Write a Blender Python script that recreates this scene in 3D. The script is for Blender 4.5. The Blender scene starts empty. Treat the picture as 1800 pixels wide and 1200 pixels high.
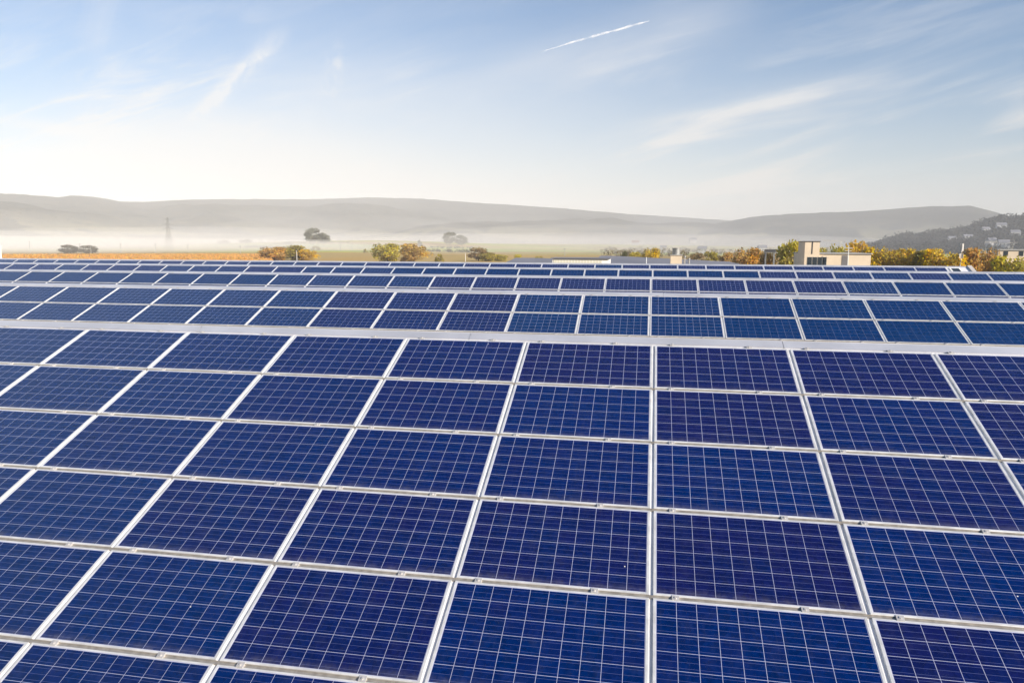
import bpy, math, random
import numpy as np
from mathutils import Vector, Matrix
R = math.radians
random.seed(7)
rng = np.random.default_rng(7)
scene = bpy.context.scene
col = scene.collection

# ------------------------------------------------------------------ camera
CZ = 12.0
FPX = 1287.38                      # focal length in pixels of an 1800 px wide frame
PITCH, YAW, ROLL = R(7.642), R(-10.469), R(0.202)
f0 = Vector((math.sin(YAW), math.cos(YAW), 0)); r0 = Vector((math.cos(YAW), -math.sin(YAW), 0)); u0 = Vector((0, 0, 1))
FW = f0 * math.cos(PITCH) - u0 * math.sin(PITCH)
UP_ = u0 * math.cos(PITCH) + f0 * math.sin(PITCH)
RT = r0 * math.cos(ROLL) + UP_ * math.sin(ROLL)
UP = UP_ * math.cos(ROLL) - r0 * math.sin(ROLL)
cam = bpy.data.cameras.new('camera')
cam.sensor_width = 36; cam.lens = FPX / 1800 * 36
cam.clip_start = 0.05; cam.clip_end = 60000
co = bpy.data.objects.new('camera', cam); col.objects.link(co)
m = Matrix((RT, UP, -FW)).transposed().to_4x4(); m.translation = (0, 0, CZ)
co.matrix_world = m
scene.camera = co

# ------------------------------------------------------------------ light
SUN_AZ, SUN_EL = R(122), R(23)     # clockwise from +y: right of and behind the camera
sd = Vector((math.sin(SUN_AZ) * math.cos(SUN_EL), math.cos(SUN_AZ) * math.cos(SUN_EL), math.sin(SUN_EL)))
sl = bpy.data.lights.new('sun', 'SUN'); sl.energy = 5.0; sl.angle = R(0.5); sl.color = (1.0, 0.90, 0.77)
so = bpy.data.objects.new('sun', sl); col.objects.link(so); so.location = (0, 0, 60)
so.rotation_euler = sd.to_track_quat('Z', 'Y').to_euler()
scene.view_settings.view_transform = 'Standard'; scene.view_settings.look = 'None'
scene.view_settings.exposure = 0.9; scene.view_settings.gamma = 1.0
scene.cycles.use_denoising = True
scene.cycles.max_bounces = 8; scene.cycles.transparent_max_bounces = 24
scene.cycles.volume_bounces = 0

class NT:
    """small helper to write node graphs"""
    def __init__(s, tree):
        s.t = tree; tree.nodes.clear()
    def n(s, typ, **kw):
        nd = s.t.nodes.new(typ)
        for k, v in kw.items(): setattr(nd, k, v)
        return nd
    def set(s, sock, v):
        if hasattr(v, 'is_output'): s.t.links.new(v, sock)
        elif v is not None: sock.default_value = v
    def m(s, op, a, b=None, c=None, clamp=False):
        nd = s.n('ShaderNodeMath', operation=op, use_clamp=clamp)
        for i, v in enumerate((a, b, c)):
            if v is not None: s.set(nd.inputs[i], v)
        return nd.outputs[0]
    def mix(s, f, a, b, blend='MIX'):
        nd = s.n('ShaderNodeMix', data_type='RGBA', blend_type=blend)
        s.set(nd.inputs[0], f); s.set(nd.inputs[6], rgba(a)); s.set(nd.inputs[7], rgba(b))
        return nd.outputs[2]
    def ramp(s, v, lo, hi, a=0.0, b=1.0):
        nd = s.n('ShaderNodeMapRange', interpolation_type='SMOOTHSTEP')
        s.set(nd.inputs[0], v)
        for i, x in enumerate((lo, hi, a, b)): s.set(nd.inputs[i + 1], x)
        return nd.outputs[0]
    def noise(s, vec, scale, detail=4, rough=.55, dist=0.0, dim='3D'):
        nd = s.n('ShaderNodeTexNoise', noise_dimensions=dim)
        if vec is not None: s.set(nd.inputs['Vector'], vec)
        nd.inputs['Scale'].default_value = scale; nd.inputs['Detail'].default_value = detail
        nd.inputs['Roughness'].default_value = rough; nd.inputs['Distortion'].default_value = dist
        return nd.outputs[0]
    def comb(s, x, y, z):
        nd = s.n('ShaderNodeCombineXYZ')
        for i, v in enumerate((x, y, z)): s.set(nd.inputs[i], v)
        return nd.outputs[0]
    def sep(s, v):
        nd = s.n('ShaderNodeSeparateXYZ'); s.set(nd.inputs[0], v); return nd.outputs
def rgba(c):
    if isinstance(c, tuple) and len(c) == 3: return (*c, 1.0)
    return c

# ------------------------------------------------------------------ sky
world = bpy.data.worlds.new('World'); scene.world = world; world.use_nodes = True
W = NT(world.node_tree)
sky = W.n('ShaderNodeTexSky', sky_type='NISHITA')
sky.sun_disc = False; sky.sun_elevation = SUN_EL; sky.sun_rotation = SUN_AZ
sky.altitude = 400; sky.air_density = 1.0; sky.dust_density = 1.0; sky.ozone_density = 3.0
SKY_STRENGTH = 0.075
d = W.sep(W.n('ShaderNodeTexCoord').outputs['Generated'])
dyc = W.m('MAXIMUM', d[1], 0.05)
U = W.m('DIVIDE', d[0], dyc); V = W.m('DIVIDE', W.m('MAXIMUM', d[2], 0.0), dyc)   # tangent-plane bearing and height of the northern sky
el = W.m('MAXIMUM', d[2], 0.0)
north = W.ramp(d[1], 0.0, 0.35)
UV = W.comb(U, V, 0.0)
def px_uv(px, py):
    v = FW + RT * ((px - 900) / FPX) + UP * ((600 - py) / FPX)
    return v.x / v.y, v.z / v.y
def streak(pa, pb, width, soft=.25, nscale=18, lo=.35, hi=.7, taper=0.0, aniso=4.0):
    """one cirrus streak between two bearings on the sky, broken up by stretched noise"""
    (ax, ay), (bx, by) = px_uv(*pa), px_uv(*pb)
    L = math.hypot(bx - ax, by - ay); cx, sx = (bx - ax) / L, (by - ay) / L
    du = W.m('SUBTRACT', U, ax); dv = W.m('SUBTRACT', V, ay)
    al = W.m('DIVIDE', W.m('ADD', W.m('MULTIPLY', du, cx), W.m('MULTIPLY', dv, sx)), L)
    ac = W.m('DIVIDE', W.m('SUBTRACT', W.m('MULTIPLY', dv, cx), W.m('MULTIPLY', du, sx)), width)
    nz = W.noise(W.comb(W.m('MULTIPLY', al, L / aniso), W.m('MULTIPLY', ac, width), 1.7), nscale, 6, .6, .6)
    ac2 = W.m('ADD', ac, W.m('MULTIPLY', W.m('SUBTRACT', nz, .5), 1.2))
    w = W.m('ADD', 1.0 - taper, W.m('MULTIPLY', al, taper))
    g = W.m('POWER', 2.718, W.m('MULTIPLY', W.m('MULTIPLY', W.m('DIVIDE', ac2, w), W.m('DIVIDE', ac2, w)), -1.0))
    ends = W.m('MULTIPLY', W.ramp(al, 0.0, soft), W.ramp(al, 1.0, 1.0 - soft))
    return W.m('MULTIPLY', W.m('MULTIPLY', g, ends), W.ramp(nz, lo, hi))
def add(*v):
    r = v[0]
    for x in v[1:]: r = W.m('ADD', r, x)
    return r
def mul(a, k): return W.m('MULTIPLY', a, k)
cl = add(
    mul(streak((318, 225), (520, 38), .015, .30, 42, .22, .62, .45, 1.6), .62),
    mul(streak((572, 190), (600, 60), .013, .4, 50, .38, .68, 0, 1.2), .40),
    mul(streak((150, 120), (185, -60), .03, .4, 14, .3, .7), .25),
    mul(streak((1020, 240), (1640, 132), .010, .48, 34, .25, .62, 0, 5), .62),
    mul(streak((1180, 196), (1700, 118), .016, .45, 20, .25, .65, 0, 6), .30),
    mul(streak((1090, 254), (1390, 233), .004, .45, 40, .25, .6, 0, 6), .35),
    mul(streak((760, 190), (1420, -40), .035, .35, 10, .2, .7, 0, 7), .35),
    mul(streak((-100, 205), (230, 240), .012, .4, 18, .2, .6, 0, 5), .30),
)
# fine mares' tails over the middle of the sky
ct_, st_ = math.cos(.24), math.sin(.24)
Ur = W.m('ADD', W.m('MULTIPLY', U, ct_), W.m('MULTIPLY', V, st_)); Vr = W.m('SUBTRACT', W.m('MULTIPLY', V, ct_), W.m('MULTIPLY', U, st_))
mt1 = W.noise(W.comb(W.m('MULTIPLY', Ur, 1.0), W.m('MULTIPLY', Vr, 7.0), 4.2), 3.2, 8, .62, .7)
mt2 = W.noise(W.comb(U, V, 9.0), 2.2, 3, .5, .3)
tails = W.m('MULTIPLY', W.m('MULTIPLY', W.ramp(mt1, .44, .74), W.ramp(mt2, .36, .62)), W.ramp(V, .42, .12))
# thin veil, thickest low down and towards the north-west
veil_n = W.noise(W.comb(W.m('MULTIPLY', U, .7), W.m('MULTIPLY', V, 3.0), 0.3), 2.6, 6, .6, .5)
lowness = W.m('POWER', 2.718, W.m('MULTIPLY', V, -6.0))
west = W.ramp(U, .45, -.75)
veil = W.m('MULTIPLY', W.m('ADD', .17, W.m('MULTIPLY', west, .76)), W.m('ADD', W.m('MULTIPLY', lowness, 1.25), W.m('MULTIPLY', W.ramp(veil_n, .38, .75), .20)))
# broad bright sheet of cirrus, centre left
bx, by = px_uv(430, 255)
q1 = W.m('DIVIDE', W.m('SUBTRACT', U, bx), .42); q2 = W.m('DIVIDE', W.m('SUBTRACT', V, W.m('ADD', by, W.m('MULTIPLY', W.m('SUBTRACT', veil_n, .5), .14))), .085)
sheet = W.m('POWER', 2.718, W.m('MULTIPLY', W.m('ADD', W.m('MULTIPLY', q1, q1), W.m('MULTIPLY', q2, q2)), -1.0))
lowall = W.m('MULTIPLY', W.m('POWER', 2.718, W.m('MULTIPLY', el, -6.0)), .75)      # the whitish low sky all round
cloud = W.m('MINIMUM', W.m('ADD', W.m('MULTIPLY', add(cl, veil, mul(sheet, .32), mul(tails, .9)), north), W.m('MULTIPLY', lowall, W.m('SUBTRACT', 1.0, north))), 1.0)
rim = W.m('POWER', 2.718, W.m('MULTIPLY', V, -13.0))
added_westveil = W.m('MULTIPLY', W.ramp(d[0], -.25, -.85), W.m('MULTIPLY', W.ramp(d[2], .25, .5), .5))     # unseen cirrus added high in the west to brighten the left panels' sheen
cloud = W.m('MAXIMUM', cloud, added_westveil)
cloud = W.m('MINIMUM', W.m('ADD', cloud, W.m('MULTIPLY', W.m('MULTIPLY', rim, north), .8)), 1.0)
cloud_col = W.mix(lowness, (0.47, 0.49, 0.52), (0.495, 0.445, 0.37))
skyc = W.n('ShaderNodeVectorMath', operation='SCALE'); hs_ = W.n('ShaderNodeHueSaturation'); W.set(hs_.inputs['Color'], sky.outputs[0]); hs_.inputs['Saturation'].default_value = 1.35; W.set(skyc.inputs[0], hs_.outputs[0]); skyc.inputs[3].default_value = SKY_STRENGTH
cc = W.mix(W.m('MULTIPLY', cloud, .85), skyc.outputs[0], cloud_col)
bg = W.n('ShaderNodeBackground'); W.set(bg.inputs[0], cc); bg.inputs[1].default_value = 1.0
out = W.n('ShaderNodeOutputWorld'); W.t.links.new(bg.outputs[0], out.inputs[0])

# ------------------------------------------------------------------ helpers
def at(px, dist, z=None, py=None):
    """world point seen in column px of the frame at a horizontal distance"""
    v = FW + RT * ((px - 900) / FPX) + UP * ((600 - (py if py is not None else 430)) / FPX)
    h = math.hypot(v.x, v.y)
    p = Vector((v.x / h * dist, v.y / h * dist, CZ + v.z / h * dist))
    if z is not None: p.z = z
    return p
def zat(py, dist, px=900):
    return at(px, dist, py=py).z

class MB:
    """collects simple solids and links them as ONE mesh object"""
    def __init__(s): s.v = []; s.f = []; s.mi = []; s.cur = 0
    def quad(s, *p):
        b = len(s.v); s.v += [tuple(x) for x in p]; s.f.append(tuple(range(b, b + len(p)))); s.mi.append(s.cur); return s
    def box(s, c, d, rz=0.0, taper=1.0):
        b = len(s.v); cs, sn = math.cos(rz), math.sin(rz)
        for z in (-1, 1):
            k = taper if z > 0 else 1.0
            for x, y in ((-1, -1), (1, -1), (1, 1), (-1, 1)):
                X, Y = x * d[0] / 2 * k, y * d[1] / 2 * k
                s.v.append((c[0] + X * cs - Y * sn, c[1] + X * sn + Y * cs, c[2] + z * d[2] / 2))
        for f in ((3, 2, 1, 0), (4, 5, 6, 7), (0, 1, 5, 4), (1, 2, 6, 5), (2, 3, 7, 6), (3, 0, 4, 7)):
            s.f.append(tuple(b + i for i in f)); s.mi.append(s.cur)
        return s
    def tube(s, a, b, ra, rb=None, n=8, cap=True):
        rb = ra if rb is None else rb
        a, b = Vector(a), Vector(b); dr = (b - a).normalized()
        t = dr.orthogonal().normalized(); w = dr.cross(t); base = len(s.v)
        for p, r in ((a, ra), (b, rb)):
            for i in range(n):
                an = 2 * math.pi * i / n
                s.v.append(tuple(p + t * (r * math.cos(an)) + w * (r * math.sin(an))))
        for i in range(n):
            j = (i + 1) % n; s.f.append((base + i, base + j, base + n + j, base + n + i)); s.mi.append(s.cur)
        if cap:
            s.f.append(tuple(base + i for i in range(n))[::-1]); s.mi.append(s.cur)
            s.f.append(tuple(base + n + i for i in range(n))); s.mi.append(s.cur)
        return s
    def mesh(s, name, *mats):
        me = bpy.data.meshes.new(name); me.from_pydata(s.v, [], s.f)
        for mt in mats: me.materials.append(mt)
        if len(mats) > 1: me.polygons.foreach_set('material_index', s.mi)
        me.update(); return me
    def build(s, name, mat, parent=None, loc=None):
        mats = mat if isinstance(mat, (list, tuple)) else (mat,)
        return link(name, s.mesh(name, *mats), parent, loc)
def link(name, me, parent=None, loc=None):
    o = bpy.data.objects.new(name, me); col.objects.link(o)
    if parent: o.parent = parent
    if loc is not None: o.location = loc
    return o
def tag(o, label=None, cat=None, group=None, kind=None):
    if label: o['label'] = label
    if cat: o['category'] = cat
    if group: o['group'] = group
    if kind: o['kind'] = kind
    return o
def thing(name, label, cat, loc=(0, 0, 0), rz=0.0, group=None):
    o = bpy.data.objects.new(name, None); col.objects.link(o); o.empty_display_size = .2
    o.location = loc; o.rotation_euler = (0, 0, rz)
    return tag(o, label, cat, group)

def mat(name, color, rough=.6, metal=0.0, spec=.5, var=0.0, vscale=1.0, bump=0.0, bscale=40.0):
    mt = bpy.data.materials.new(name); mt.use_nodes = True; N = NT(mt.node_tree)
    b = N.n('ShaderNodeBsdfPrincipled'); o = N.n('ShaderNodeOutputMaterial'); N.t.links.new(b.outputs[0], o.inputs[0])
    b.inputs['Roughness'].default_value = rough; b.inputs['Metallic'].default_value = metal
    b.inputs['Specular IOR Level'].default_value = spec
    tc = N.n('ShaderNodeTexCoord').outputs['Object']
    if var:
        nz = N.noise(tc, vscale, 6, .6)
        dk = tuple(c * (1 - var) for c in color); lt = tuple(min(1, c * (1 + var * .6)) for c in color)
        N.set(b.inputs['Base Color'], N.mix(N.ramp(nz, .3, .7), dk, lt))
        N.set(b.inputs['Roughness'], N.ramp(nz, .3, .7, rough * .85, min(1, rough * 1.15)))
    else: b.inputs['Base Color'].default_value = rgba(color)
    if bump:
        bp = N.n('ShaderNodeBump'); bp.inputs['Strength'].default_value = bump
        N.set(bp.inputs['Height'], N.noise(tc, bscale, 4)); N.t.links.new(bp.outputs[0], b.inputs['Normal'])
    return mt

M_FRAME = mat('anodised_frame', (.74, .735, .72), .38, .35, .5, .18, 5)
M_RAIL = mat('rail_aluminium', (.40, .37, .33), .45, .5, .5, .22, 14)
M_CLAMP = mat('clamp_metal', (.56, .54, .52), .4, .35, .5, .1, 60)
M_CAP = mat('cap_sheet', (.66, .66, .69), .42, .5, .5, .10, .9)
M_ROOFSHEET = mat('roof_sheet', (.66, .66, .68), .55, .1, .5, .2, .8)
M_WALL = mat('factory_wall', (.45, .44, .42), .8, 0, .3, .15, .4)
M_WHITE = mat('white_paint', (.78, .77, .74), .6, 0, .4, .06, .8)
M_CREAM = mat('cream_render', (.66, .54, .40), .85, 0, .3, .08, .5)
M_GREYROOF = mat('grey_roof', (.20, .20, .225), .7, 0, .3, .16, .12)
M_DARK = mat('dark_metal', (.06, .06, .065), .5, .4)
M_STEEL = mat('galvanised_steel', (.30, .30, .29), .5, .5, .5, .12, 3)
M_GLASS = mat('window_glass', (.03, .04, .05), .08, 0, .6)
M_CONC = mat('concrete_grey', (.36, .35, .33), .85, 0, .3, .12, .6)
M_TILE = mat('roof_tile', (.26, .12, .08), .85, 0, .3, .2, .5)
M_BARK = mat('tree_bark', (.09, .065, .045), .9, 0, .2, .3, 3)
M_MAST = mat('mast_paint', (.55, .52, .48), .6, 0, .4, .1, 1)
M_HOUSE = mat('house_render', (.40, .40, .41), .8, 0, .3, .06, .4)
M_CRANE = mat('crane_paint', (.60, .52, .40), .6, 0, .4)

def leaf_mat(name):
    mt = bpy.data.materials.new(name); mt.use_nodes = True; N = NT(mt.node_tree)
    oi = N.n('ShaderNodeObjectInfo')
    at_ = N.n('ShaderNodeAttribute', attribute_name='tone')
    tone = N.sep(at_.outputs['Vector'])
    hs = N.n('ShaderNodeHueSaturation')
    N.set(hs.inputs['Color'], oi.outputs['Color'])
    N.set(hs.inputs['Hue'], N.m('ADD', .5, N.m('MULTIPLY', N.m('SUBTRACT', tone[1], .5), .045)))
    N.set(hs.inputs['Saturation'], N.ramp(tone[0], 0, 1, .85, 1.1))
    N.set(hs.inputs['Value'], N.ramp(tone[0], 0, 1, .62, 1.25))
    df = N.n('ShaderNodeBsdfDiffuse'); N.t.links.new(hs.outputs[0], df.inputs[0])
    tr = N.n('ShaderNodeBsdfTranslucent'); N.t.links.new(hs.outputs[0], tr.inputs[0])
    mx = N.n('ShaderNodeMixShader'); mx.inputs[0].default_value = .4
    N.t.links.new(df.outputs[0], mx.inputs[1]); N.t.links.new(tr.outputs[0], mx.inputs[2])
    o = N.n('ShaderNodeOutputMaterial'); N.t.links.new(mx.outputs[0], o.inputs[0])
    return mt
M_LEAF = leaf_mat('leaves')

# ------------------------------------------------------------------ solar cell material
def cell_mat():
    mt = bpy.data.materials.new('solar_cells'); mt.use_nodes = True; N = NT(mt.node_tree)
    uv = N.sep(N.n('ShaderNodeUVMap').outputs[0])                   # one unit per cell, 10 by 6
    oi = N.n('ShaderNodeObjectInfo'); oc = N.sep(oi.outputs['Color'])
    u, v = uv[0], uv[1]
    fu, fv = N.m('FRACT', u), N.m('FRACT', v)
    def edge(f): return N.m('MINIMUM', f, N.m('SUBTRACT', 1.0, f))
    gx = N.m('LESS_THAN', edge(fu), .0105); gy = N.m('LESS_THAN', edge(fv), .0115)
    outx = N.m('ADD', N.m('LESS_THAN', u, 0.0), N.m('GREATER_THAN', u, 10.0)); outy = N.m('ADD', N.m('LESS_THAN', v, 0.0), N.m('GREATER_THAN', v, 6.0))
    line = N.m('MINIMUM', N.m('ADD', N.m('ADD', gx, gy), N.m('ADD', outx, outy)), 1.0)
    b3 = N.m('FRACT', N.m('MULTIPLY', fv, 3.0))
    bus = N.m('LESS_THAN', N.m('ABSOLUTE', N.m('SUBTRACT', b3, .5)), .022)
    cell = N.comb(N.m('FLOOR', u), N.m('FLOOR', v), N.m('MULTIPLY', oi.outputs['Random'], 91.0))
    wn = N.n('ShaderNodeTexWhiteNoise', noise_dimensions='3D'); N.set(wn.inputs['Vector'], cell)
    loc = N.comb(u, v, N.m('MULTIPLY', oi.outputs['Random'], 50.0))
    vor = N.n('ShaderNodeTexVoronoi', voronoi_dimensions='3D'); N.set(vor.inputs['Vector'], loc); vor.inputs['Scale'].default_value = 5.0
    cr = N.sep(vor.outputs['Color'])
    big = N.noise(loc, .28, 2)
    pm = N.m('ADD', oc[0], N.m('ADD', N.m('MULTIPLY', N.m('SUBTRACT', wn.outputs['Value'], .5), .50), N.m('MULTIPLY', N.m('SUBTRACT', big, .5), .8)), clamp=True)
    base = N.mix(pm, (.0002, .0135, .094), (.0048, .0072, .066))
    base = N.mix(oc[2], base, (.0003, .0225, .094))
    gain = N.m('ADD', .72, N.m('ADD', N.m('MULTIPLY', cr[0], .36), N.m('MULTIPLY', wn.outputs['Value'], .18)))
    sc = N.n('ShaderNodeVectorMath', operation='SCALE'); N.set(sc.inputs[0], base); N.set(sc.inputs[3], gain)
    c1 = N.mix(N.m('MULTIPLY', bus, N.m('MULTIPLY', oc[1], .9)), sc.outputs[0], (.09, .11, .26))
    c2 = N.mix(N.m('MULTIPLY', line, oc[1]), c1, (.42, .44, .60))
    dn = N.noise(loc, .9, 6, .65)
    c3 = N.mix(N.ramp(dn, .45, .85, .0, .025), c2, (.45, .43, .40))           # thin dust film
    low_ = N.m('MULTIPLY', N.ramp(v, .55, -.05), N.ramp(N.noise(N.comb(N.m('MULTIPLY', u, 1.3), v, oi.outputs['Random']), 1.6, 5, .7), .3, .75, .02, .16))
    wash = N.ramp(N.noise(N.comb(N.m('MULTIPLY', u, 2.2), N.m('MULTIPLY', v, .16), N.m('MULTIPLY', oi.outputs['Random'], 37.0)), 1.5, 5, .65), .55, .8, 0.0, .022)
    c3 = N.mix(N.m('ADD', low_, wash), c3, (.40, .37, .33))                   # grime at the lower edge and faint run marks
    sp = N.n('ShaderNodeTexVoronoi', voronoi_dimensions='3D'); N.set(sp.inputs['Vector'], loc); sp.inputs['Scale'].default_value = .55
    spc = N.sep(sp.outputs['Color'])
    spot = N.m('MULTIPLY', N.m('LESS_THAN', sp.outputs['Distance'], .020), N.m('GREATER_THAN', spc[0], .72))
    c4 = N.mix(spot, c3, (.7, .7, .68))                                       # a few bird specks
    b = N.n('ShaderNodeBsdfPrincipled'); N.set(b.inputs['Base Color'], c4)
    N.set(b.inputs['Roughness'], N.ramp(dn, .3, .8, .10, .22)); b.inputs['IOR'].default_value = 1.45
    b.inputs['Specular IOR Level'].default_value = .58; b.inputs['Specular Tint'].default_value = (.30, .62, 1.0, 1)   # blue anti-reflective coating
    o = N.n('ShaderNodeOutputMaterial'); N.t.links.new(b.outputs[0], o.inputs[0])
    return mt
M_CELL = cell_mat()

# ------------------------------------------------------------------ the sawtooth roof
T = R(22.307); PX, PY = 1.675, 1.0336; cT, sT = math.cos(T), math.sin(T)
ZR = CZ - 1.305
ARR = [(.098, 9.641), (.068, 18.766), (.119, 27.969), (.226, 37.175), (.089, 46.237)]
PERIOD = 9.15
def slope(i, c, s, n=0.0):
    """point on array i: c panel columns right of its upright joint, s metres down the slope, n metres off the plane"""
    x0, y0 = ARR[i]
    return Vector((x0 + c * PX, y0 - s * cT - n * sT, ZR - s * sT + n * cT))
XL, XR = -62.0, 40.0
def roof_x(i): return (XL, ARR[4][0] + 10.72 * PX) if i == 4 else (XL, XR)

fac = thing('factory_building', 'long factory under a white edged sawtooth roof covered in blue solar panels', 'building', (0, 20, 0))
def fpart(name, mb, mt):
    o = mb.build(name, mt, fac); o.location = (0, -20, 0); return o
for i in range(-1, 5):
    y0 = ARR[i][1] if i >= 0 else ARR[0][1] - PERIOD
    xa, xb = roof_x(i)
    zb = ZR - PERIOD * math.tan(T)
    def sp(x, s, n): return Vector((x, y0 - s * cT - n * sT, ZR - s * sT + n * cT))
    L = PERIOD / cT
    mb = MB()
    # ribbed roof sheet just under the panels
    mb.quad(sp(xa, L - .05, -.017), sp(xb, L - .05, -.017), sp(xb, -.16, -.017), sp(xa, -.16, -.017))
    mb.quad(sp(xa, -.16, -.12), sp(xb, -.16, -.12), sp(xb, L - .05, -.12), sp(xa, L - .05, -.12))
    fpart('roof_slope', mb, M_ROOFSHEET)
    if i < 0: continue
    cap = MB(); x = xa + .37 * 4.1 - .03
    x = xa; k = 0
    offs = (1.72, .4, 2.2, 1.1, 3.0)[i]
    edges = [xa] + [offs - 4.1 * 40 + 4.1 * j for j in range(100) if xa + .5 < offs - 4.1 * 40 + 4.1 * j < xb - .5] + [xb]
    for j, (ea, eb) in enumerate(zip(edges[:-1], edges[1:])):
        dz = .0025 * (j % 2)
        e2 = eb - .007
        p = [sp(ea, -.012, .002 + dz), sp(e2, -.012, .002 + dz), sp(e2, -.165, .010 + dz), sp(ea, -.165, .010 + dz)]
        cap.quad(*p)
        lip = [sp(ea, -.012, -.02 + dz), sp(e2, -.012, -.02 + dz)]
        cap.quad(lip[0], lip[1], p[1], p[0])
        bk = [Vector((ea, p[3].y + .035, p[3].z - .012)), Vector((e2, p[3].y + .035, p[3].z - .012))]
        cap.quad(p[3], p[2], bk[1], bk[0])
        dn = [Vector((ea, p[3].y + .05, p[3].z - .25)), Vector((e2, p[3].y + .05, p[3].z - .25))]
        cap.quad(bk[0], bk[1], dn[1], dn[0])
    fpart('ridge_cap', cap, M_CAP)
    # steep north light behind the ridge
    mb = MB(); yb = y0 + .165 * cT
    mb.box(((xa + xb) / 2, yb - .03, (zb + ZR - .02) / 2), (xb - xa - .1, .06, ZR - .02 - zb))
    fpart('north_light', mb, M_GLASS)
    if i == 4:
        # end of the last slope: a roof window with pale frame, then the barge board
        sk = MB()
        c0 = 10.10 * PX + ARR[4][0]
        for (xx, w) in ((c0 + .02, .07), (c0 + .52, .07)):
            a = sp(xx, .5, .02)
            sk.quad(sp(xx - w / 2, .95, .03), sp(xx + w / 2, .95, .03), sp(xx + w / 2, .12, .03), sp(xx - w / 2, .12, .03))
        for s_ in (.12, .95):
            sk.quad(sp(c0 - .015, s_ + .04, .032), sp(c0 + .555, s_ + .04, .032), sp(c0 + .555, s_ - .04, .032), sp(c0 - .015, s_ - .04, .032))
        w_ = fpart('roof_window', sk, M_WHITE)
        gl = MB().quad(sp(c0 + .05, .92, .015), sp(c0 + .49, .92, .015), sp(c0 + .49, .15, .015), sp(c0 + .05, .15, .015))
        g_ = gl.build('pane', M_GLASS, w_)
        bb = MB(); 
        for (n0, n1, w0, w1) in ((-.2, .07, -.02, .20),):
            A = [sp(xb + w0, L - .1, n0), sp(xb + w1, L - .1, n0), sp(xb + w1, -.17, n0), sp(xb + w0, -.17, n0)]
            B = [sp(xb + w0, L - .1, n1), sp(xb + w1, L - .1, n1), sp(xb + w1, -.17, n1), sp(xb + w0, -.17, n1)]
            bb.quad(*B); bb.quad(A[0], A[1], B[1], B[0]); bb.quad(A[1], A[2], B[2], B[1]); bb.quad(A[2], A[3], B[3], B[2]); bb.quad(A[3], A[0], B[0], B[3])
        fpart('barge_board', bb, mat('barge_paint', (.50, .47, .44), .7, 0, .3, .12, .7))
zb = ZR - PERIOD * math.tan(T)
y_s, y_n = ARR[0][1] - 2 * PERIOD, ARR[4][1] + .1
wl = MB().box(((XL + XR) / 2, (y_s + ARR[3][1]) / 2, (zb - .15) / 2), (XR - XL - .3, ARR[3][1] - y_s, zb - .15))
xe = roof_x(4)[1]
wl.box(((XL + xe) / 2, (ARR[3][1] + y_n) / 2 + .002, (zb - .16) / 2), (xe - XL - .3, y_n - ARR[3][1], zb - .16))
fpart('wall', wl, M_WALL)

# ------------------------------------------------------------------ panels
PW, PH, LIPX, LIP, DEP = 1.642, 0.998, .022, .016, .040
def frame_mesh():
    mb = MB(); w, h = PW / 2, PH / 2; ch = .002
    ring = lambda a, b, z: [(-a, -b, z), (a, -b, z), (a, b, z), (-a, b, z)]
    rs = [ring(w, h, -DEP), ring(w, h, -ch), ring(w - ch, h - ch, 0), ring(w - LIPX, h - LIP, 0), ring(w - LIPX, h - LIP, -.006)]
    for a, b in zip(rs[:-1], rs[1:]):
        for k in range(4):
            j = (k + 1) % 4; mb.quad(a[k], a[j], b[j], b[k])
    return mb.mesh('frame', M_FRAME)
def glass_mesh():
    w, h = PW / 2 - LIPX + .002, PH / 2 - LIP + .002
    me = MB().quad((-w, -h, -.0025), (w, -h, -.0025), (w, h, -.0025), (-w, h, -.0025)).mesh('cell_sheet', M_CELL)
    uvl = me.uv_layers.new(name='UVMap'); cw, chh = .1590, .1592
    for lp in me.loops:
        x, y, z = me.vertices[lp.vertex_index].co
        uvl.data[lp.index].uv = ((x + 5 * cw) / cw, (y + 3 * chh) / chh)
    return me
ME_FRAME, ME_GLASS = frame_mesh(), glass_mesh()
ORD = ['', 'first', 'second', 'third', 'fourth', 'fifth', 'sixth', 'seventh', 'eighth', 'ninth', 'tenth', 'eleventh', 'twelfth', 'thirteenth', 'fourteenth', 'fifteenth',
       'sixteenth', 'seventeenth', 'eighteenth', 'nineteenth', 'twentieth']
for t_ in ('twenty', 'thirty'):
    if t_ == 'thirty': ORD.append('thirtieth')
    ORD += [t_ + '-' + ORD[k] for k in range(1, 10)]
ANAME = ['nearest array', 'second array', 'third array', 'fourth array', 'farthest array']
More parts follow.
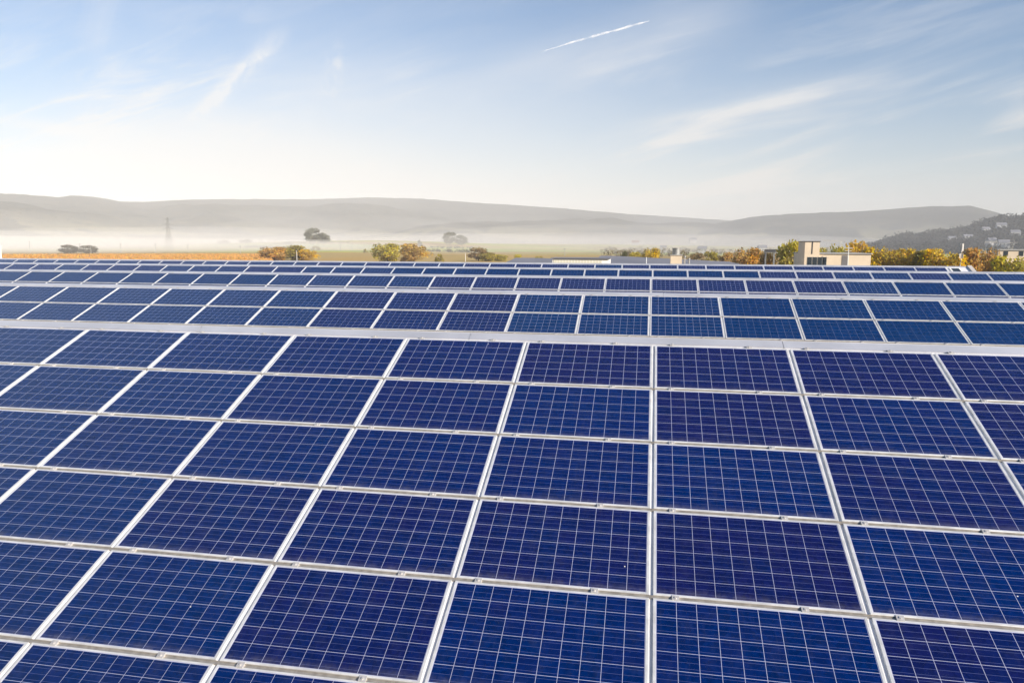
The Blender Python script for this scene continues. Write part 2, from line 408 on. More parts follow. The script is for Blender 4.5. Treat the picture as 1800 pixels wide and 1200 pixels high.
# purple share of each near panel, read off the photograph: (row, column) -> 0 blue .. 1 violet
TINT = {}
for r_, c0_, vals in ((1, -6, (.25, .25, .3, .45, .5, .9, .95, .9, .85)), (2, -7, (.3, .25, .3, .15, .45, .55, .15, .9, .4, .85)), (3, -5, (.25, .45, .35, .3, .35, .2, .65, .3)),
                      (4, -4, (.2, .65, .62, .75, .95, .2)), (5, -4, (.4, .25, .65, .25, .15, .9)), (6, -3, (.4, .3, .2, .3, .8))):
    for k_, v_ in enumerate(vals): TINT[r_, c0_ + k_] = v_
def far_tint(i, c):
    b = (0, .7 if -5 <= c <= -3 else .15, .8 if -5 <= c < 4 else .1, .1 if -12 < c < 3 else .5, .7 if c > -8 else .35)[i]
    return min(1, max(0, random.gauss(b, .13)))
def put_panel(i, row, c, tint):
    # modules of the darker make have thin dark grid lines; the far rows and the left end are a greener blue
    dark = (i == 1 and c >= 1) or (i == 2 and (c >= 5 or c < -9)) or (i == 3 and -9 < c < 3)
    lines = random.uniform(.25, .5) if dark else random.uniform(.85, 1.0)
    teal = (random.uniform(.75, 1.0) if tint < .45 else .3) if i else max(0.0, min(.8, (-c - 2) * .2)) * (1 - tint * .6)
    side = 'left' if c < 0 else 'right'; k = -c if c < 0 else c + 1
    hue = 'violet-blue' if tint > .6 else ('blue' if tint < .35 else 'navy')
    if i == 0: lab = f'{hue} solar panel, nearest array, {ORD[row]} row down, {ORD[k]} column {side} of upright joint'
    elif i in (1, 2): lab = f'blue solar panel, {ANAME[i]}, {"upper" if row == 1 else "lower"} row, {ORD[k]} column {side} of upright joint'
    else: lab = f'blue solar panel, {ANAME[i]}, {ORD[k]} column {side} of upright joint'
    o = thing('solar_panel', lab, 'solar panel', slope(i, c + .5, (row - .5) * PY), 0, 'solar panels on the sawtooth roof')
    o.rotation_euler = (T + random.gauss(0, .0009), random.gauss(0, .0009), random.gauss(0, .0006))
    link('frame', ME_FRAME, o)
    g = link('cell_sheet', ME_GLASS, o); g.color = (tint, lines, teal, 1)
    return o
def proj(p):
    q = p - Vector((0, 0, CZ)); z = q.dot(FW)
    if z < .2: return None
    return 900 + FPX * q.dot(RT) / z, 600 - FPX * q.dot(UP) / z
rows_of = [6, 2, 2, 1, 1]
cols_of = []
for i in range(5):
    cs = []
    for row in range(1, rows_of[i] + 1):
        for c in range(-40, 24):
            if i == 4 and c > 9: continue
            pp = [proj(slope(i, c + a, (row - 1 + b) * PY)) for a in (0, 1) for b in (0, 1)]
            if any(p is None for p in pp): continue
            xs, ys = [p[0] for p in pp], [p[1] for p in pp]
            side = 330 if i == 0 else 90
            if max(xs) < -side or min(xs) > 1800 + side or min(ys) > 1200: continue
            t = TINT.get((row, c)) if i == 0 else None
            if t is None: t = far_tint(i, c) if i else min(1, max(0, random.gauss(.4, .2)))
            put_panel(i, row, c, t); cs.append(c)
    cols_of.append((min(cs), max(cs)))

# ------------------------------------------------------------------ rails and clamps between the rows
def clamp_mesh():
    mb = MB()
    mb.box((0, 0, .003), (.058, .050, .006))
    mb.box((0, 0, -.010), (.060, .030, .022))
    mb.tube((0, 0, .006), (0, 0, .013), .011, .010, 6)
    mb.tube((0, 0, .006), (0, 0, .0075), .016, .016, 12)
    return mb.mesh('clamp', M_CLAMP)
def end_clamp_mesh():
    mb = MB()
    mb.box((0, -.006, .004), (.066, .036, .005)); mb.box((0, .012, -.004), (.066, .006, .02))
    mb.tube((0, -.002, .006), (0, -.002, .015), .011, .010, 6)
    return mb.mesh('clamp', M_CLAMP)
ME_CL, ME_ECL = clamp_mesh(), end_clamp_mesh()
def rail(i, j):
    a, b = cols_of[i]; b += 1
    if j == 0: lab = f'thin aluminium rail with end clamps along the top of the {ANAME[i]}'
    else: lab = f'aluminium rail with clamps under the {ORD[j]} row of the {ANAME[i]}'
    o = thing('mounting_rail', lab, 'mounting rail', slope(i, (a + b) / 2, j * PY), 0, 'rails between the panel rows')
    o.rotation_euler = (T, 0, 0)
    ln = (b - a) * PX + .3; mb = MB()
    if j == 0:
        mb.box((0, -.004, -.030), (ln, .030, .02))
    else:
        mb.box((0, 0, -.024), (ln, .036, .024)); mb.box((0, -.0135, -.0095), (ln, .005, .006)); mb.box((0, .0135, -.0095), (ln, .005, .006))
    mb.build('profile', M_RAIL, o)
    n = 0
    for c in range(a, b):
        for fr in (.125, .715):
            if i == 0 and n >= 100: break
            xx = (c + fr - (a + b) / 2) * PX + random.gauss(0, .012)
            p = proj(slope(i, c + fr, j * PY))
            if p is None or not (-15 < p[0] < 1815) or p[1] > 1210: continue
            q = link('clamp', ME_ECL if j == 0 else ME_CL, o, (xx, random.gauss(0, .001), 0 if j else .004)); q.rotation_euler = (0, 0, random.gauss(0, .03)); n += 1
for i in range(5):
    for j in range(0, rows_of[i] if i else 6):
        rail(i, j)
rail(1, 2)

exec_env = None
# ------------------------------------------------------------------ ground and hills
def sm(x, a, b):
    t = np.clip((x - a) / (b - a), 0, 1); return t * t * (3 - 2 * t)
def vnoise(x, y, seed=0):
    xi, yi = np.floor(x).astype(int), np.floor(y).astype(int); xf, yf = x - xi, y - yi
    def h(a, b):
        n = (a * 374761393 + b * 668265263 + seed * 974634777) & 0x7fffffff
        n = ((n ^ (n >> 13)) * 1274126177) & 0x7fffffff
        return (n ^ (n >> 16)) % 65536 / 65535.0
    u, v = xf * xf * (3 - 2 * xf), yf * yf * (3 - 2 * yf)
    return (h(xi, yi) * (1 - u) + h(xi + 1, yi) * u) * (1 - v) + (h(xi, yi + 1) * (1 - u) + h(xi + 1, yi + 1) * u) * v
def fbm(x, y, o=4, seed=0):
    r = np.zeros_like(x, dtype=float); a = .5
    for k in range(o):
        r += a * vnoise(x * 2 ** k, y * 2 ** k, seed + k); a *= .5
    return r
HP = at(650, 1700); 
def ground_z(x, y):
    x = np.asarray(x, float); y = np.asarray(y, float)
    r = np.hypot(x, y)
    dx, dy = x - HP.x, y - HP.y
    z = 17.0 * np.exp(-(dx / 420) ** 2 - (dy / 430) ** 2)
    q = at(1000, 2600); z += 10 * np.exp(-((x - q.x) / 700) ** 2 - ((y - q.y) / 500) ** 2)
    z += (fbm(x / 300, y / 300, 3, 3) - .45) * 5 * sm(r, 500, 1500)
    return z
def grid_obj(name, X, Y, Z, mt, wrap=False):
    n, k = X.shape
    v = np.stack([X, Y, Z], -1).reshape(-1, 3)
    f = []
    for a in range(n if wrap else n - 1):
        b = (a + 1) % n
        for j in range(k - 1):
            f.append((a * k + j, b * k + j, b * k + j + 1, a * k + j + 1))
    me = bpy.data.meshes.new(name); me.from_pydata(v.tolist(), [], f); me.materials.append(mt)
    me.polygons.foreach_set('use_smooth', [True] * len(f)); me.update()
    return link(name, me)
def land_mat(name, kind):
    mt = bpy.data.materials.new(name); mt.use_nodes = True; N = NT(mt.node_tree)
    P = N.n('ShaderNodeNewGeometry').outputs['Position']; p = N.sep(P)
    b = N.n('ShaderNodeBsdfPrincipled'); b.inputs['Roughness'].default_value = .95; b.inputs['Specular IOR Level'].default_value = .1
    if kind == 'ground':
        fine = N.noise(P, .02, 6, .6); big = N.noise(P, .004, 3, .5)
        fl = N.n('ShaderNodeTexVoronoi'); N.set(fl.inputs['Vector'], N.comb(N.m('MULTIPLY', p[0], .0035), N.m('MULTIPLY', p[1], .011), 0.0)); fl.inputs['Scale'].default_value = 1.0
        fc = N.sep(fl.outputs['Color'])
        meadow = N.mix(fc[0], (.34, .40, .05), (.54, .48, .09))
        strips = N.mix(N.ramp(fc[1], .55, .7), meadow, (.48, .31, .11))
        near = N.mix(N.ramp(fine, .35, .65), (.46, .29, .09), (.52, .37, .14))
        dd = N.m('ADD', p[1], N.m('MULTIPLY', N.m('SUBTRACT', big, .5), 260.0))
        c = N.mix(N.ramp(dd, 700.0, 900.0), near, strips)
        town = N.m('MULTIPLY', N.ramp(p[0], -40.0, 30.0), N.ramp(p[1], 700.0, 400.0))
        c = N.mix(town, c, (.12, .12, .10))
        c = N.mix(N.m('MULTIPLY', N.ramp(fine, .3, .8), .5), c, (.10, .11, .035))
    else:
        n1 = N.noise(P, .0022, 6, .6); n2 = N.noise(P, .02, 5, .7)
        forest = N.mix(N.ramp(n2, .35, .65), (.022, .030, .022), (.070, .060, .032))
        field = N.mix(N.ramp(n2, .3, .7), (.24, .23, .11), (.34, .29, .18))
        low = N.ramp(N.m('ADD', p[2], N.m('MULTIPLY', n1, 200.0)), 255.0, 110.0)
        c = N.mix(N.m('MULTIPLY', N.ramp(n1, .49, .53), low), forest, field)
        bp = N.n('ShaderNodeBump'); bp.inputs['Strength'].default_value = 1.0; bp.inputs['Distance'].default_value = 14.0
        N.set(bp.inputs['Height'], n2); N.t.links.new(bp.outputs[0], b.inputs['Normal'])
    N.set(b.inputs['Base Color'], c)
    o = N.n('ShaderNodeOutputMaterial'); N.t.links.new(b.outputs[0], o.inputs[0])
    return mt
M_GROUND, M_HILL = land_mat('field_ground', 'ground'), land_mat('hill_forest', 'hill')
az = np.concatenate([np.linspace(R(-60), R(45), 260), np.linspace(R(48), R(297), 60)])
rr = np.concatenate([[2.0], np.geomspace(30, 9000, 110)])
AZ, RR = np.meshgrid(az, rr, indexing='ij')
GX, GY = np.sin(AZ) * RR, np.cos(AZ) * RR
g = grid_obj('ground', GX, GY, ground_z(GX, GY) - .0, M_GROUND, True); tag(g, kind='structure')

def az_of(px): v = FW + RT * ((px - 900) / FPX) + UP * (170 / FPX); return math.atan2(v.x, v.y)
def hill(name, sky_px, d0, dm, d1, seed, px_range, bumps=7.0, spur=.5):
    xs = [p[0] for p in sky_px]
    azs = np.array([az_of(p) for p in np.linspace(px_range[0], px_range[1], 620)])
    tops = np.interp(azs, [az_of(p[0]) for p in sky_px], [zat(p[1], dm, p[0]) for p in sky_px])
    rad = np.concatenate([np.linspace(d0, dm, 60), np.linspace(dm, d1, 14)[1:]])
    A, D = np.meshgrid(azs, rad, indexing='ij')
    X, Y = np.sin(A) * D, np.cos(A) * D
    t = np.where(D <= dm, (D - d0) / (dm - d0), 1 - .35 * (D - dm) / (d1 - dm))
    n = fbm(X / 900, Y / 900, 4, seed)
    shape = np.clip(t, 0, 1) ** 1.15
    w = np.clip(1 - np.abs(t - .5) * 2, 0, 1)
    Z = -6 + (tops[:, None] + 6) * np.clip(shape + w * (n - .47) * spur * 2.2, 0, 1.0 if True else 1)
    Z += (fbm(X / 45, Y / 45, 3, seed + 9) - .45) * bumps * np.clip(t * 3, 0, 1)
    o = grid_obj(name, X, Y, Z, M_HILL); tag(o, kind='structure'); return o
hill('hills', [(-400, 330), (0, 350), (210, 354), (260, 355), (330, 351), (400, 350), (480, 350), (560, 350), (650, 347), (740, 349), (830, 356), (900, 360), (1000, 367), (1100, 376), (1180, 381), (1240, 385), (1290, 388), (1400, 395), (1800, 410), (2300, 415)],
     3200, 6200, 7800, 1, (-350, 2250))
hill('hills', [(-500, 330), (0, 340), (50, 342), (110, 347), (130, 344), (170, 346), (205, 352), (260, 362), (340, 380), (430, 405), (520, 436), (560, 450)],
     3000, 5200, 6100, 4, (-450, 560))
hill('hills', [(1090, 445), (1150, 425), (1230, 398), (1290, 387), (1320, 381), (1400, 375), (1500, 372), (1570, 367), (1620, 363), (1700, 362), (1730, 369), (1770, 380), (1850, 402), (1950, 430), (2000, 446)],
     2900, 4700, 6000, 6, (1090, 2000))
# the nearer wooded hill on the right
WH = [(1500, 447), (1545, 433), (1580, 421), (1620, 419), (1655, 413), (1690, 410), (1712, 402), (1745, 391), (1790, 389), (1850, 380), (1950, 380), (2100, 395)]
WD0, WDM = 1050, 1650
wh_az = np.array([az_of(p[0]) for p in WH]); wh_z = np.array([zat(p[1], WDM, p[0]) for p in WH])
def wood_z(a, d):
    t = np.clip((d - WD0) / (WDM - WD0), 0, 1); return (np.interp(a, wh_az, wh_z) + 3) * t ** .9 - 3
azs = np.linspace(wh_az[0], wh_az[-1], 120); rad = np.concatenate([np.linspace(WD0, WDM, 30), np.linspace(WDM, 2300, 10)[1:]])
A, D = np.meshgrid(azs, rad, indexing='ij')
Z = wood_z(A, D) * np.where(D > WDM, 1 - .5 * (D - WDM) / (2300 - WDM), 1)
o = grid_obj('hillside', np.sin(A) * D, np.cos(A) * D, Z, M_HILL); tag(o, kind='structure')

# ------------------------------------------------------------------ foliage
def leaves_mesh(name, centres, sizes, tones, flat=.0):
    n = len(centres)
    a = rng.normal(size=(n, 3)); a /= np.linalg.norm(a, axis=1)[:, None]
    b = rng.normal(size=(n, 3)); b -= (b * a).sum(1)[:, None] * a; b /= np.linalg.norm(b, axis=1)[:, None]
    a = a * sizes[:, None]; b = b * (sizes * .62)[:, None]
    v = np.stack([centres - a, centres - b * .9, centres + a, centres + b], 1).reshape(-1, 3)
    me = bpy.data.meshes.new(name)
    me.from_pydata(v.tolist(), [], np.arange(4 * n).reshape(-1, 4).tolist()); me.materials.append(M_LEAF)
    at_ = me.attributes.new('tone', 'FLOAT_VECTOR', 'FACE')
    tv = np.zeros((n, 3)); tv[:, 0] = tones; tv[:, 1] = rng.random(n)
    at_.data.foreach_set('vector', tv.ravel()); me.update()
    return me
def tree_meshes(seed, lobes=11, n=2600, leaf=.042, spread=1.0, base=.16, wispy=0.0, pointed=0.0):
    """crown and trunk of a tree one metre high and about one metre wide"""
    global rng
    rng = np.random.default_rng(seed); rd = random.Random(seed)
    C, S, Tn = [], [], []; tips = []
    for k in range(lobes):
        an = rd.uniform(0, 6.283); h = rd.uniform(base + .18, .86)
        wmax = .36 * spread * math.sin(math.pi * min(1, (h - base) / (1.06 - base)) ** (.75 + pointed)) ** .7
        rad = wmax * rd.uniform(.35, 1.0)
        c = np.array([math.cos(an) * rad, math.sin(an) * rad, h]); r = rd.uniform(.11, .19) * (1 - .35 * pointed)
        tips.append((c, r))
        m_ = int(n / lobes); dv = rng.normal(size=(m_, 3)); dv /= np.linalg.norm(dv, axis=1)[:, None]
        rr_ = r * (.35 + .75 * rng.random(m_) ** (.5 + wispy)) * (1 + .35 * np.sin(dv[:, 0] * 7 + k) * np.cos(dv[:, 2] * 6 + k * 2))
        p = c + dv * rr_[:, None] * np.array([1.1, 1.1, .85])
        C.append(p); S.append(leaf * rng.uniform(.5, 1.2, m_)); Tn.append(np.clip(rd.uniform(.2, .8) + rng.normal(0, .2, m_), 0, 1))
    C = np.concatenate(C); keep = (C[:, 2] < 1.0) & (C[:, 2] > base * .7)
    crown = leaves_mesh('crown', C[keep], np.concatenate(S)[keep], np.concatenate(Tn)[keep])
    mb = MB(); mb.tube((0, 0, -.03), (.005, 0, .22), .030, .023, 8, False); mb.tube((.005, 0, .22), (0, .01, .55), .023, .012, 8, False)
    for c, r in tips:
        st = Vector((0, .005, rd.uniform(.2, .5))); md = st.lerp(Vector(c), .55) + Vector((0, 0, -.03))
        mb.tube(st, md, .011, .007, 5, False); mb.tube(md, c, .007, .002, 5, False)
    return crown, mb.mesh('trunk', M_BARK)
TT = {'round': tree_meshes(11, 13), 'broad': tree_meshes(12, 16, 3000, .04, 1.25, .10), 'tall': tree_meshes(13, 13, 2600, .04, .85, .10, .2, .6),
      'wispy': tree_meshes(14, 10, 900, .040, .95, .2, .8), 'dense': tree_meshes(15, 20, 3400, .04, 1.2, .04), 'bush': tree_meshes(16, 12, 1500, .055, 1.5, .0)}
def tree(kind, px, top, wpx, dist, color, label, group, cat='tree', name=None, z0=None):
    p = at(px, dist); zg = float(ground_z(p.x, p.y)) if z0 is None else z0
    zg -= {G1: 1.5, G2: .8, G3: 4.0}[group]
    h = max(1.5, (zat(top, dist, px) - zg) * (1.10 if kind == 'tall' else 1.05)); wd = wpx * dist / FPX
    o = thing(name or ('bush' if kind == 'bush' else 'autumn_tree'), label, cat, (p.x, p.y, zg), random.uniform(0, 6.28), group)
    cr, tr = TT[kind]
    sxy = wd / {'round': .88, 'broad': 1.05, 'tall': .75, 'wispy': .85, 'dense': 1.02, 'bush': 1.2}[kind]
    c = link('crown', cr, o); t_ = link('trunk', tr, o)
    for q in (c, t_): q.scale = (sxy, sxy, h)
    c.color = (*color, 1)
    return o
GOLD, OLIVE, ORANGE, RUST, YELG, DGREEN, BROWN = (.68, .45, .05), (.38, .31, .06), (.58, .35, .09), (.52, .33, .11), (.52, .44, .07), (.10, .105, .06), (.32, .23, .11)
G1, G2, G3 = 'trees at the edge of the fields', 'autumn trees in the industrial estate', 'trees on the misty hill'
for a in [
    ('dense', 482, 434, 54, 500, ORANGE, 'rusty orange tree at left end of the clump beyond the cornfield', G1),
    ('dense', 513, 431, 52, 505, OLIVE, 'taller olive brown tree in the middle of the clump beyond the cornfield', G1),
    ('dense', 541, 438, 38, 498, GOLD, 'small golden yellow tree at right end of the clump beyond the cornfield', G1),
    ('dense', 681, 428, 58, 450, (.50, .42, .08), 'olive green tree standing left of an orange brown one in the fields', G1),
    ('dense', 727, 428, 60, 455, (.56, .38, .10), 'orange brown round tree close beside an olive green one in the fields', G1),
    ('round', 841, 436, 34, 500, BROWN, 'brown pointed tree above two low olive trees at field edge', G1),
    ('dense', 858, 444, 34, 490, OLIVE, 'low olive tree beside a brown pointed tree at field edge', G1),
    ('dense', 880, 447, 30, 495, YELG, 'small yellow green tree at right end of the field edge row', G1),
    ('bush', 771, 446, 18, 470, OLIVE, 'single olive bush in the field between two tree groups', G1),
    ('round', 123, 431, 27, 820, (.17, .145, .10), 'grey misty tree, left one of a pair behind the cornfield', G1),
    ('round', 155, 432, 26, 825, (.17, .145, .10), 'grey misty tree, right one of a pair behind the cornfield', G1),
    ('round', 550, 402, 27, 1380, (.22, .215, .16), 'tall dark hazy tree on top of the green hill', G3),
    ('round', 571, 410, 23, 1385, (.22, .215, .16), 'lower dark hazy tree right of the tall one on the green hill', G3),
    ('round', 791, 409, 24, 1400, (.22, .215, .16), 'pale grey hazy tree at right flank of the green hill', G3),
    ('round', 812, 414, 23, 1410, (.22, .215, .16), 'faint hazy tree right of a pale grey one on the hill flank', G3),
    ('bush', 556, 432, 22, 1050, OLIVE, 'pale olive bush below the dark hilltop trees', G3),
    ('bush', 508, 424, 20, 1350, DGREEN, 'dark bush on a hedge line on the hill, left of hilltop trees', G3),
    ('bush', 643, 437, 10, 900, OLIVE, 'single small shrub on the open field below the hill', G3),
    ('bush', 738, 421, 10, 1300, DGREEN, 'little dark shrub high on the right slope of the hill', G3),
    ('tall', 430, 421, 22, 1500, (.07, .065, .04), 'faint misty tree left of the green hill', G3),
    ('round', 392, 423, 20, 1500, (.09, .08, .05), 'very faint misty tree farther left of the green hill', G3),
    ('round', 908, 448, 18, 420, YELG, 'yellow green treetop behind the grey hall roof, left end', G2),
    ('round', 948, 451, 16, 420, OLIVE, 'olive treetop just showing over the grey hall roof', G2),
    ('round', 1096, 443, 16, 330, (.12, .12, .05), 'dark green tree left of two golden trees behind the hall', G2),
    ('dense', 1120, 443, 34, 320, (.50, .40, .06), 'rounded yellow olive tree behind the hall roof', G2),
    ('dense', 1147, 436, 36, 310, (.62, .45, .05), 'bright golden tree, taller of two behind the hall roof', G2),
    ('round', 1225, 446, 30, 340, BROWN, 'brown tree right of the rooftop chimney', G2),
    ('round', 1249, 443, 26, 345, OLIVE, 'small olive tree second right of the rooftop chimney', G2),
    ('round', 1275, 445, 34, 330, RUST, 'low reddish tree behind the right end of the hall roof', G2),
    ('dense', 1318, 436, 58, 215, ORANGE, 'broad orange brown tree left of the tall yellow green tree', G2),
    ('dense', 1350, 444, 40, 205, RUST, 'rusty low tree under the dark rooftop tank', G2),
    ('tall', 1386, 420, 46, 200, (.50, .42, .07), 'tall yellow green tree left of the cream block', G2),
    ('round', 1450, 438, 44, 240, OLIVE, 'olive tree behind the cream block, beside its tower', G2),
    ('wispy', 1477, 424, 34, 235, YELG, 'thin branchy yellow green tree rising behind the cream block', G2),
    ('round', 1507, 427, 38, 235, (.60, .40, .06), 'round golden tree behind the right end of the cream block', G2),
    ('dense', 1541, 434, 54, 215, (.60, .43, .05), 'golden tree touching the right end of the cream block', G2),
    ('dense', 1568, 440, 46, 222, (.48, .31, .07), 'ochre tree, second in the row right of the cream block', G2),
    ('dense', 1598, 437, 54, 215, (.62, .43, .05), 'yellow tree in the middle of the row by the cream block', G2),
    ('dense', 1628, 440, 48, 212, OLIVE, 'olive tree, fourth in the row right of the cream block', G2),
    ('dense', 1652, 437, 56, 210, (.70, .48, .04), 'bright yellow tree left of the white antenna mast', G2),
    ('dense', 1678, 446, 46, 205, (.72, .50, .04), 'lowest bright yellow tree at the foot of the antenna mast', G2),
    ('dense', 1722, 436, 62, 215, RUST, 'rust brown tree right of the white antenna mast', G2),
    ('round', 1748, 454, 26, 200, ORANGE, 'small orange tree low beside the rust brown one', G2),
    ('dense', 1776, 450, 58, 195, YELG, 'yellow green tree near the right edge of the roof view', G2),
    ('dense', 1804, 452, 48, 200, (.62, .44, .05), 'golden tree cut off by the right edge', G2),
]: tree(*a)

def scatter_mesh(name, pts, size, n_each, leaf, cmean):
    C, S, Tn = [], [], []
    for (x, y, z, h, w) in pts:
        dv = rng.normal(size=(n_each, 3)); dv /= np.linalg.norm(dv, axis=1)[:, None]
        r = (.5 + .5 * rng.random(n_each))
        C.append(np.array([x, y, z + h * .55]) + dv * r[:, None] * np.array([w / 2, w / 2, h * .5]))
        S.append(leaf * rng.uniform(.6, 1.2, n_each)); Tn.append(np.clip(rng.random() * .7 + .15 + rng.normal(0, .12, n_each), 0, 1))
    me = leaves_mesh(name, np.concatenate(C), np.concatenate(S), np.concatenate(Tn))
    o = link(name, me); o.color = (*cmean, 1); return o
rng = np.random.default_rng(5)
pts = []
HOUSE_AT = [(1730, 1420), (1757, 1450), (1742, 1180), (1764, 1150), (1672, 1350), (1700, 1330), (1782, 1300)]
def hides_house(a, d):
    return any(abs((a - az_of(p)) * q) < 13 and -75 < d - q < 12 for p, q in HOUSE_AT)
for k in range(1700):
    a_ = rng.uniform(wh_az[0] + .004, az_of(1900)); d_ = WD0 + (WDM + 60 - WD0) * rng.random() ** .8
    if hides_house(a_, d_): continue
    z_ = float(wood_z(a_, d_)); h_ = rng.uniform(8, 13) + 5 * (rng.random() < .15); pts.append((math.sin(a_) * d_, math.cos(a_) * d_, z_ - 1, h_, h_ * rng.uniform(.9, 1.4)))
tag(scatter_mesh('woodland', pts, 10, 60, 2.1, (.050, .052, .046)), 'dark autumn woodland covering the near hill on the right', 'woodland', kind='stuff')
pts = []
for k in range(300):
    px_ = rng.uniform(1060, 1560); d_ = rng.uniform(520, 1300); p = at(px_, d_)
    h_ = rng.uniform(2.5, 8) ; pts.append((p.x, p.y, float(ground_z(p.x, p.y)), h_, h_ * rng.uniform(.9, 1.6)))
tag(scatter_mesh('scrub', pts, 6, 60, .7, (.22, .18, .10)), 'low mixed scrub and small trees spread across the misty valley floor', 'scrub', kind='stuff')
pts = []
for k in range(200):       # hedge lines on the green hill
    t = rng.random(); ln = k % 4
    a_, b_ = [((480, 1350), (620, 1420)), ((700, 1250), (840, 1180)), ((750, 1000), (850, 900)), ((430, 1200), (520, 1150))][ln]
    p = at(a_[0] + (b_[0] - a_[0]) * t, a_[1] + (b_[1] - a_[1]) * t + rng.normal(0, 6)); h_ = rng.uniform(1.5, 4.5)
    pts.append((p.x, p.y, float(ground_z(p.x, p.y)), h_, h_ * 1.5))
tag(scatter_mesh('hedge_growth', pts, 4, 40, .6, (.11, .10, .045)), 'broken hedge growth in lines across the green hill', 'hedge', kind='stuff')

# ripe maize beyond the roof on the left
rng = np.random.default_rng(8)
n = 60000
cpx = rng.uniform(-80, 478, n); cd = np.sqrt(rng.uniform(440 ** 2, 700 ** 2, n))
aa = np.interp(cpx, [-80, 200, 478], [az_of(-80), az_of(200), az_of(478)])
X, Y = np.sin(aa) * cd, np.cos(aa) * cd
row = np.round(Y / 1.5) * 1.5 + rng.normal(0, .12, n); Y = row
Cn = np.stack([X, Y, ground_z(X, Y) + rng.uniform(.2, 2.2, n)], 1)
me = leaves_mesh('maize', Cn, rng.uniform(.30, .62, n), np.clip(rng.normal(.55, .25, n), 0, 1))
o = link('maize', me); o.color = (.70, .39, .12, 1)
tag(o, 'strip of ripe orange maize beyond the roof on the left', 'maize', kind='stuff')

# ------------------------------------------------------------------ neighbouring buildings
def gable(mb, x0, x1, y0, y1, ze, zr, over=.4):
    """gabled roof with its ridge along x and a hip at the right end"""
    ym = (y0 + y1) / 2; xa, xb = x0 - over, x1 + over; ya, yb = y0 - over, y1 + over; hx = xb - (y1 - y0) * .45
    mb.quad((xa, ya, ze), (xb, ya, ze), (hx, ym, zr), (xa, ym, zr)); mb.quad((xb, yb, ze), (xa, yb, ze), (xa, ym, zr), (hx, ym, zr))
    mb.quad((xb, ya, ze), (xb, yb, ze), (hx, ym, zr)); mb.quad((xa, yb, ze), (xa, ya, ze), (xa, ym, zr))
    mb.quad((xa, yb, ze - .12), (xb, yb, ze - .12), (xb, ya, ze - .12), (xa, ya, ze - .12))
    for p, q in (((xa, ya), (xb, ya)), ((xb, ya), (xb, yb)), ((xb, yb), (xa, yb)), ((xa, yb), (xa, ya))):
        mb.quad((*p, ze - .12), (*q, ze - .12), (*q, ze), (*p, ze))
def X_at(px, y):      # x of image column px on the plane at depth y
    v = FW + RT * ((px - 900) / FPX) + UP * ((600 - 450) / FPX); return v.x / v.y * y
def Z_at(py, px, y):
    v = FW + RT * ((px - 900) / FPX) + UP * ((600 - py) / FPX); return CZ + v.z / v.y * y
def hall(label, pxa, pxb, ya, yb, py_ridge, drop, win):
    x0, x1 = X_at(pxa, ya), X_at(pxb, ya); zr = Z_at(py_ridge, (pxa + pxb) / 2, (ya + yb) / 2); ze = zr - drop
    o = thing('factory_hall', label, 'building', ((x0 + x1) / 2, (ya + yb) / 2, 0)); off = Vector((-(x0 + x1) / 2, -(ya + yb) / 2, 0))
    mb = MB(); gable(mb, x0, x1, ya, yb, ze, zr); mb.build('roof', M_GREYROOF, o, off)
    MB().box(((x0 + x1) / 2, (ya + yb) / 2, (ze - .14) / 2), (x1 - x0, yb - ya, ze - .14)).build('wall', M_CONC, o, off)
    for k in range(win):
        xx = x0 + (x1 - x0) * (k + .5) / win
        f = MB().box((xx, ya - .01, ze - 2.2), (1.7, .08, 1.5)).build('window', M_WHITE, o, off)
        MB().box((xx, ya - .03, ze - 2.2), (1.5, .08, 1.3)).build('pane', M_GLASS, f)
    return o, ze
hall('wide grey roofed factory hall behind the white strip of clerestory', 880, 1074, 150, 190, 453.5, 1.3, 4)
hall('largest grey roofed hall, its flat hipped roof under the rooftop chimney', 1040, 1345, 120, 175, 450.5, 1.6, 6)
# white clerestory on a low block
yc = 112; x0, x1 = X_at(971, yc), X_at(1070, yc); zt, zl = Z_at(453.5, 1020, yc), Z_at(463, 1020, yc)
o = thing('clerestory_block', 'low white clerestory strip with fine glazing bars just beyond the last ridge', 'building', ((x0 + x1) / 2, yc + 3, 0)); off = Vector((-(x0 + x1) / 2, -yc - 3, 0))
MB().box(((x0 + x1) / 2, yc + 3, zt / 2 - .1), (x1 - x0, 6, zt - .2)).build('wall', M_WHITE, o, off)
MB().box(((x0 + x1) / 2, yc + 3, zt - .06), (x1 - x0 + .5, 6.6, .12)).build('roof', M_GREYROOF, o, off)
gm = MB().box(((x0 + x1) / 2 - .4, yc - .02, zt - .55), (x1 - x0 - 1.2, .06, .55)); gm.cur = 1
for k in range(17):
    gm.box((x0 + .25 + (x1 - x0 - 1.3) * k / 16, yc - .05, zt - .55), (.06, .05, .56))
gm.build('glazing_strip', (mat('frosted_glazing', (.62, .60, .50), .25, 0, .5), M_WHITE), o, off)
